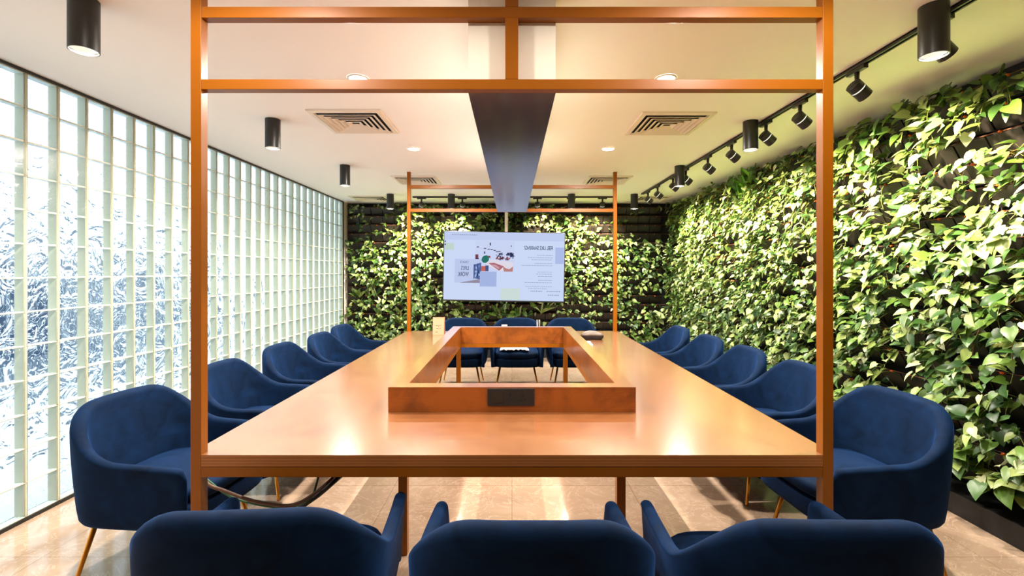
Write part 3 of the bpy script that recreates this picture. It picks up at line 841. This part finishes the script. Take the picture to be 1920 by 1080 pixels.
# gutters at the foot
b = MB(); b.box(2.66, XR-0.001, YN+0.01, YB-0.25, 0.0005, 0.13); tag(b.build('planter_gutter', M_BLACKMATT, bevel=0.004), 'long black gutter on the floor below the right plant wall', 'gutter')
b = MB(); b.box(XL+0.01, XR-0.002, YB-0.21, YB-0.001, 0.0005, 0.13); tag(b.build('planter_gutter', M_BLACKMATT, bevel=0.004), 'long black gutter on the floor below the far plant wall', 'gutter')
ORD = ['lowest', 'second lowest', 'third lowest', 'fourth lowest', 'fifth lowest', 'sixth lowest', 'seventh lowest', 'eighth lowest', 'eighth highest', 'seventh highest', 'sixth highest', 'fifth highest', 'fourth highest', 'third highest', 'second highest', 'highest']
def trough_row(P, r):
    """P(s, d, z) maps run, distance out of wall, height to world"""
    pass
def make_row(kind, r, s0, s1):
    z = ROWZ0 + r*ROWP
    if kind == 'right': P = lambda s, d, zz: (XR-0.002-d, s, zz)
    else: P = lambda s, d, zz: (s, YB-0.002-d, zz)
    b = MB(); w = 0.2; n = int((s1-s0)/w); dr = MB()
    for k in range(n):
        a0 = s0+k*w+0.006; a1 = s0+(k+1)*w-0.006
        pr = [(0.0, z), (0.035, z), (0.095, z+0.112), (0.088, z+0.112), (0.030, z+0.085), (0.0, z+0.085)]
        i = len(b.v)
        for s in (a0, a1):
            for d, zz in pr: b.v.append(P(s, d, zz))
        m = len(pr)
        for q in range(m):
            q2 = (q+1) % m; b.face((i+q, i+q2, i+m+q2, i+m+q))
        b.face([i+q for q in range(m)][::-1]); b.face([i+m+q for q in range(m)])
    o = b.build('planter_trough', M_TROUGH)
    d = MB(); d.tube([P(s0, 0.09, z+0.121), P(s1, 0.09, z+0.121)], 0.0035, 6, 0)
    for k in range(n):
        s = s0+(k+0.5)*w + 0.03*math.sin(k*3.1+r)
        p0 = Vector(P(s, 0.096, z+0.117)); p1 = Vector(P(s, 0.108, z+0.119)); d.tube([p0, p1], [0.0085, 0.0065], 8, 1)
    d.build('drip_line', [M_PIPE, M_DRIP], o)['label'] = 'brown drip line with orange caps'
    side = 'right' if kind == 'right' else 'far'
    tag(o, 'black planter trough on the %s plant wall, %s row' % (side, ORD[r]), 'planter', 'black planter troughs of the %s plant wall' % side)
for r in range(NR):
    make_row('right', r, YN+0.05, YB-0.12)
    make_row('far', r, XL+0.02, XR-0.12)

# leaf template (unit length, in local x across, y along, z up)
LROWS = [(0.0, 0.0, 0.0), (-0.10, 0.20, 0.0), (0.06, 0.37, 0.0), (0.32, 0.41, 0.02), (0.58, 0.30, 0.0), (0.82, 0.14, -0.05), (1.0, 0.0, -0.12)]
def leaf_geo(narrow=1.0):
    vs = []; fs = []
    vs.append((0, 0, 0))
    rows = []
    for t, w, dz in LROWS[1:-1]:
        i = len(vs); w *= narrow
        vs += [(-w, t, dz + w*0.28), (0, max(t, 0.02), dz), (w, t, dz + w*0.28)]
        rows.append(i)
    tip = len(vs); vs.append((0, 1.0, -0.12))
    fs += [(0, rows[0]+1, rows[0]), (0, rows[0]+2, rows[0]+1)]
    for a, c in zip(rows, rows[1:]):
        fs += [(a, a+1, c+1, c), (a+1, a+2, c+2, c+1)]
    a = rows[-1]; fs += [(a, a+1, tip), (a+1, a+2, tip)]
    return vs, fs
LEAF = leaf_geo(); LEAFN = leaf_geo(0.62)
def lanceo():
    vs = []; fs = []
    for k in range(7):
        t = k/6; w = 0.075*math.sin(PI*min(0.98, t*0.9+0.08))
        vs += [(-w, t, w*0.3-0.25*t*t), (0, t, -0.25*t*t), (w, t, w*0.3-0.25*t*t)]
    for k in range(6):
        a = k*3; c = a+3; fs += [(a, a+1, c+1, c), (a+1, a+2, c+2, c+1)]
    return vs, fs
BLADE = lanceo()
class Foliage:
    def __init__(s): s.v = []; s.f = []; s.c = []
    def leaf(s, pos, dirv, up, size, col, geo=LEAF):
        d = dirv.normalized(); x = d.cross(up)
        if x.length < 1e-4: x = Vector((1, 0, 0))
        x.normalize(); n = x.cross(d)
        i = len(s.v)
        for a, t, h in geo[0]:
            s.v.append((pos.x + (x.x*a+d.x*t+n.x*h)*size, pos.y + (x.y*a+d.y*t+n.y*h)*size, pos.z + (x.z*a+d.z*t+n.z*h)*size))
            s.c.append(col)
        for f in geo[1]: s.f.append(tuple(i+k for k in f))
    def stem(s, pts, r, col):
        n = 3; up = None; prev = None
        for k, p in enumerate(pts):
            d = pts[min(k+1, len(pts)-1)] - pts[max(0, k-1)]
            if d.length < 1e-6: d = Vector((0, 0, -1))
            d.normalize(); u = Vector((0, 0, 1)) if abs(d.z) < 0.9 else Vector((1, 0.2, 0))
            a = d.cross(u).normalized(); b_ = a.cross(d)
            i = len(s.v)
            for j in range(n):
                t = 2*PI*j/n; q = p + (a*math.cos(t) + b_*math.sin(t))*r
                s.v.append(tuple(q)); s.c.append(col)
            if prev is not None:
                for j in range(n): s.f.append((prev+j, prev+(j+1) % n, i+(j+1) % n, i+j))
            prev = i
    def build(s, name, parent=None):
        me = bpy.data.meshes.new(name); me.from_pydata(s.v, [], s.f); me.materials.append(M_LEAF)
        at = me.color_attributes.new('leafcol', 'FLOAT_COLOR', 'POINT')
        flat = []
        for c in s.c: flat += [c[0], c[1], c[2], 1.0]
        at.data.foreach_set('color', flat)
        me.polygons.foreach_set('use_smooth', [True]*len(s.f)); me.update()
        o = bpy.data.objects.new(name, me); COL.objects.link(o)
        if parent is not None: o.parent = parent
        return o
GREENS = [srgb(84, 116, 42), srgb(104, 134, 56), srgb(60, 94, 40), srgb(130, 148, 76), srgb(44, 74, 34), srgb(150, 164, 98), srgb(76, 108, 58)]
PALE = [srgb(178, 196, 134), srgb(196, 202, 156), srgb(156, 184, 104)]
STEMC = srgb(120, 130, 56); BROWNC = srgb(150, 100, 50)
def pick_col(rng, pale):
    c = rng.choice(PALE) if rng.random() < pale else rng.choice(GREENS)
    k = rng.uniform(0.8, 1.15); return (min(1, c[0]*k), min(1, c[1]*k), min(1, c[2]*k))
def vine(fo, rng, start, out, length, size, pale, step=0.045, clim=None, along=None, upstart=0.0):
    """trailing vine: start point, outward unit vector"""
    side = Vector((-out.y, out.x, 0)); p = Vector(start)
    v = out*rng.uniform(0.4, 1.0) + side*rng.uniform(-0.7, 0.7) + Vector((0, 0, rng.uniform(0.1, 0.8)+upstart))
    v.normalize(); pts = [p.copy()]; n = max(2, int(length/step)); reach = 0.0
    for k in range(n):
        v += Vector((0, 0, -0.30)) + side*rng.uniform(-0.25, 0.25) - out*(0.10 + max(0, reach-0.13)*2.2) + out*rng.uniform(-0.05, 0.12)
        v.normalize(); p = p + v*step
        reach = (p-Vector(start)).dot(out)
        if reach < -0.02: p = p + out*(-0.02-reach); reach = -0.02
        if p.z > CEIL-0.05: p.z = CEIL-0.05
        if p.z < 0.16: break
        pts.append(p.copy())
        # leaf with petiole
        for q in range(1 if rng.random() < 0.72 else 2):
            pd = out*rng.uniform(0.35, 1.1) + side*rng.uniform(-1, 1) + Vector((0, 0, rng.uniform(-0.1, 0.9)))
            pd.normalize(); pl_ = rng.uniform(0.02, 0.06); lp = p + pd*pl_
            if lp.z > CEIL-0.04: continue
            fo.stem([p, lp], 0.0011, STEMC)
            ld = out*rng.uniform(0.1, 0.9) + side*rng.uniform(-0.8, 0.8) + Vector((0, 0, rng.uniform(-1.1, 0.15)))
            nu = out*rng.uniform(0.2, 1.2) + Vector((0, 0, rng.uniform(0.2, 1.2))) + side*rng.uniform(-0.5, 0.5)
            sz = size*rng.uniform(0.62, 1.25)
            fo.leaf(lp, ld, nu, sz, pick_col(rng, pale), LEAF if rng.random() < 0.6 else LEAFN)
    fo.stem(pts, 0.0018, STEMC if rng.random() < 0.8 else BROWNC)
def bushy(fo, rng, start, out, size, pale, count=10, spread=0.12):
    side = Vector((-out.y, out.x, 0)); st = Vector(start)
    for k in range(count):
        d = out*rng.uniform(0.2, 1) + side*rng.uniform(-1, 1) + Vector((0, 0, rng.uniform(0.0, 1.1))); d.normalize()
        L = spread*rng.uniform(0.5, 1.2); tip = st + d*L
        if tip.z > CEIL-0.04: continue
        mid = st + d*L*0.5 + Vector((0, 0, 0.015))
        fo.stem([st, mid, tip], 0.0013, STEMC)
        ld = d*0.7 + Vector((0, 0, rng.uniform(-0.9, 0.0))) + side*rng.uniform(-0.4, 0.4)
        nu = out*rng.uniform(0.3, 1) + Vector((0, 0, rng.uniform(0.3, 1.2)))
        fo.leaf(tip, ld, nu, size*rng.uniform(0.7, 1.2), pick_col(rng, pale))
def blades(fo, rng, start, out, L, count, geo=BLADE, pale=0.1, hue=None):
    side = Vector((-out.y, out.x, 0)); st = Vector(start)
    for k in range(count):
        d = out*rng.uniform(0.1, 0.9) + side*rng.uniform(-0.8, 0.8) + Vector((0, 0, rng.uniform(0.5, 1.3)))
        nu = out*0.6 + Vector((0, 0, 0.6)) + side*rng.uniform(-.3, .3)
        fo.leaf(st + side*rng.uniform(-.01, .01), d, nu, L*rng.uniform(0.65, 1.15), hue or pick_col(rng, pale), geo)

def density_right(s, z):
    n = mnoise.noise(Vector((s*1.1, z*1.6, 4.2)))
    d = 0.98 + 0.7*n
    if s < 3.9 and z > 2.10 + (s-2.4)*0.3: d *= 0.30        # thin vines at the top near the camera
    if z > 2.45: d *= 0.8
    if s < 4.2 and z < 1.0: d *= 0.62
    if z < 0.32: d *= 0.5
    return max(0.10, min(1.15, d))
def density_far(s, z):
    n = mnoise.noise(Vector((s*1.5+9, z*2.0, 1.2)))
    d = 0.96 + 1.1*n
    if s > 1.2 and z > 2.0: d *= 0.25
    if s < -2.2 and z > 1.9: d *= 0.7
    if z > 2.35: d *= 0.8 if s < -1.3 else 0.5
    if -1.2 < s < 1.1 and z < 0.98: d *= 0.25
    if s > 0.9 and z < 1.3: d *= 0.65
    if -1.0 < s < 0.75 and 0.98 < z < 1.95: d *= 0.6
    return max(0.05, min(1.1, d))
rng = random.Random(11)
fo = Foliage(); out = Vector((-1, 0, 0))
for r in range(NR):
    z = ROWZ0 + r*ROWP + 0.11
    s = 0.9
    while s < YB-0.3:
        s += 0.056 if s > 2.2 else 0.14
        d = density_right(s, z)
        if rng.random() > d*0.98: continue
        st = (XR-0.085, s+rng.uniform(-.04, .04), z)
        near = s < 4.0
        sz = 0.076 if near else 0.066
        if rng.random() < 0.35: bushy(fo, rng, st, out, sz, 0.12, rng.randint(4, 8), 0.13)
        else: vine(fo, rng, st, out, rng.uniform(0.15, 0.42)*(0.7+0.4*d), sz, 0.14)
o = fo.build('pothos_foliage'); tag(o, 'dense heart-leaved pothos greenery covering the whole right plant wall', 'plants', kind='stuff')
nl = len(fo.f)
fo = Foliage(); out = Vector((0, -1, 0))
for r in range(NR):
    z = ROWZ0 + r*ROWP + 0.11
    s = XL+0.05
    while s < XR-0.35:
        s += 0.06
        d = density_far(s, z)
        if rng.random() > d*0.95: continue
        st = (s+rng.uniform(-.04, .04), YB-0.085, z)
        if rng.random() < 0.4: bushy(fo, rng, st, out, 0.072, 0.12, rng.randint(4, 8), 0.12)
        else: vine(fo, rng, st, out, rng.uniform(0.1, 0.34)*(0.7+0.4*d), 0.07, 0.15)
# broad darker leaves at lower left
for k in range(46):
    s = rng.uniform(-2.7, -1.35); z = ROWZ0 + rng.randint(0, 6)*ROWP + 0.11
    blades(fo, rng, (s, YB-0.085, z), out, 0.17, 6, leaf_n := leaf_geo(0.5), 0.05)
o = fo.build('pothos_foliage'); tag(o, 'leafy green pothos and lilies covering the whole far plant wall', 'plants', kind='stuff')

# individual plants the photo singles out
def plant_thing(name, label, cat, loc, out, fn, group=None, seed=1):
    rg = random.Random(seed); t = empty(name, loc); tag(t, label, cat, group)
    f_ = Foliage(); fn(f_, rg); f_.build('foliage', t); return t
OR = Vector((-1, 0, 0)); OF = Vector((0, -1, 0)); O0 = Vector((0, 0, 0))
def pr(px, py, x=2.74):   # point on the right wall seen at a pixel
    y = x*F/(px-960); return Vector((x, y, EYE-(py-509)*y/F))
def pf(px, py, y=8.0): return Vector(((px-960)*y/F, y, EYE-(py-509)*y/F))
plant_thing('pothos_plant', 'big-leaved pothos low on the right wall, just above the gutter', 'plant', pr(1810, 868), OR,
    lambda f_, rg: (bushy(f_, rg, O0, OR, 0.135, 0.25, 13, 0.17), vine(f_, rg, O0, OR, 0.3, 0.10, 0.15), vine(f_, rg, O0, OR, 0.34, 0.10, 0.1)) if False else bushy(f_, rg, O0, OR, 0.135, 0.22, 16, 0.18), seed=4)
plant_thing('pothos_plant', 'pothos with hanging leaves over the gutter at the right edge', 'plant', pr(1888, 905), OR,
    lambda f_, rg: bushy(f_, rg, O0, OR, 0.12, 0.1, 13, 0.17), seed=8)
def hang(n, L, size, pale):
    def fn(f_, rg):
        for k in range(n):
            f2 = Foliage()
            vv(f2, rg, L*rg.uniform(.7, 1.1), size, pale)
            i = len(f_.v); f_.v += f2.v; f_.c += f2.c; f_.f += [tuple(i+q for q in ff) for ff in f2.f]
    return fn
def vv(f2, rg, L, size, pale):   # vine in local coords: shift heights so limits do not apply
    vine(f2, rg, (0, 0, 1.0), OR, L, size, pale)
    f2.v = [(a, b_, c-1.0) for a, b_, c in f2.v]
for px, py, lab, sd in ((1880, 158, 'sparse pothos vine trailing from top row at upper right edge', 2), (1800, 185, 'pothos vine hanging at the ceiling right of the spotlight', 3),
                     (1738, 215, 'pothos vine with drooping leaves below the largest right cylinder', 5), (1655, 240, 'pothos vine climbing near the ceiling right of front post', 7)):
    plant_thing('trailing_vine', lab, 'plant', pr(px, py), OR, hang(5, 0.36, 0.085, 0.06), 'trailing vines along the top of the right wall', seed=sd)
def bamboo(f_, rg):
    for k in range(26):
        blades(f_, rg, (rg.uniform(-.05, .02), rg.uniform(-.3, .3), rg.uniform(-.1, .12)), OR, 0.2, 3, BLADE, 0, rg.choice([srgb(96, 160, 40), srgb(120, 180, 50), srgb(72, 132, 36)]))
plant_thing('narrow_leaved_plant', 'bright green narrow-leaved plant high on the right wall near its middle', 'plant', pr(1400, 355), OR, bamboo, seed=6)
plant_thing('sword_leaved_plant', 'sword-leaved plant below the right corner of the screen', 'plant', pf(1015, 588), OF,
    lambda f_, rg: blades(f_, rg, O0, OF, 0.30, 12, BLADE, 0.1), seed=3)
for px, py, lab, sd in ((867, 584, 'small leafy plant under the left corner of the screen', 1), (935, 582, 'small leafy plant under the middle of the screen', 2), (972, 584, 'small leafy plant between the screen and the middle far chair', 4)):
    plant_thing('pothos_plant', lab, 'plant', pf(px, py+6), OF, lambda f_, rg: (bushy(f_, rg, O0, OF, 0.11, 0.1, 9, 0.14), blades(f_, rg, O0, OF, 0.17, 7, leaf_n, 0.1)), seed=sd)
plant_thing('pothos_plant', 'yellow-green leafy clump low on far wall, right of frame post', 'plant', pf(1222, 600), OF,
    lambda f_, rg: bushy(f_, rg, O0, OF, 0.10, 0.75, 26, 0.2), seed=3)
plant_thing('pothos_plant', 'yellow-green leafy clump above the left half of the screen', 'plant', pf(912, 420), OF,
    lambda f_, rg: bushy(f_, rg, O0, OF, 0.10, 0.6, 20, 0.18), seed=5)

# ------------------------------------------------------------------ world, camera, view
wd = bpy.data.worlds.new('daylight'); scene.world = wd; wd.use_nodes = True
nt = wd.node_tree; bg = nt.nodes['Background']
bg.inputs[1].default_value = 1.0
tc = N(nt, 'ShaderNodeTexCoord')
cn = noise(nt, tc.outputs['Generated'], 5.0, 5, 0.6, 0.6)
nt.links.new(ramp(nt, cn, [(0.35, (0.36, 0.48, 0.56, 1)), (0.62, (0.82, 0.90, 0.95, 1))]), bg.inputs[0])

cam = bpy.data.cameras.new('camera'); cam.sensor_width = 36; cam.lens = F*36/1920
cam.shift_y = -31/1920; cam.clip_start = 0.05; cam.clip_end = 100
co = bpy.data.objects.new('camera', cam); COL.objects.link(co); co.location = (0, 0, EYE); co.rotation_euler = (PI/2, 0, 0)
scene.camera = co
scene.view_settings.view_transform = 'Standard'; scene.view_settings.look = 'None'
scene.view_settings.gamma = 1; scene.view_settings.use_curve_mapping = False
scene.view_settings.exposure = 1.6
cy = scene.cycles
cy.max_bounces = 8; cy.diffuse_bounces = 5; cy.glossy_bounces = 4; cy.transmission_bounces = 6; cy.transparent_max_bounces = 12
cy.sample_clamp_indirect = 6.0; cy.caustics_reflective = False; cy.use_denoising = True
print('leaf faces', nl)
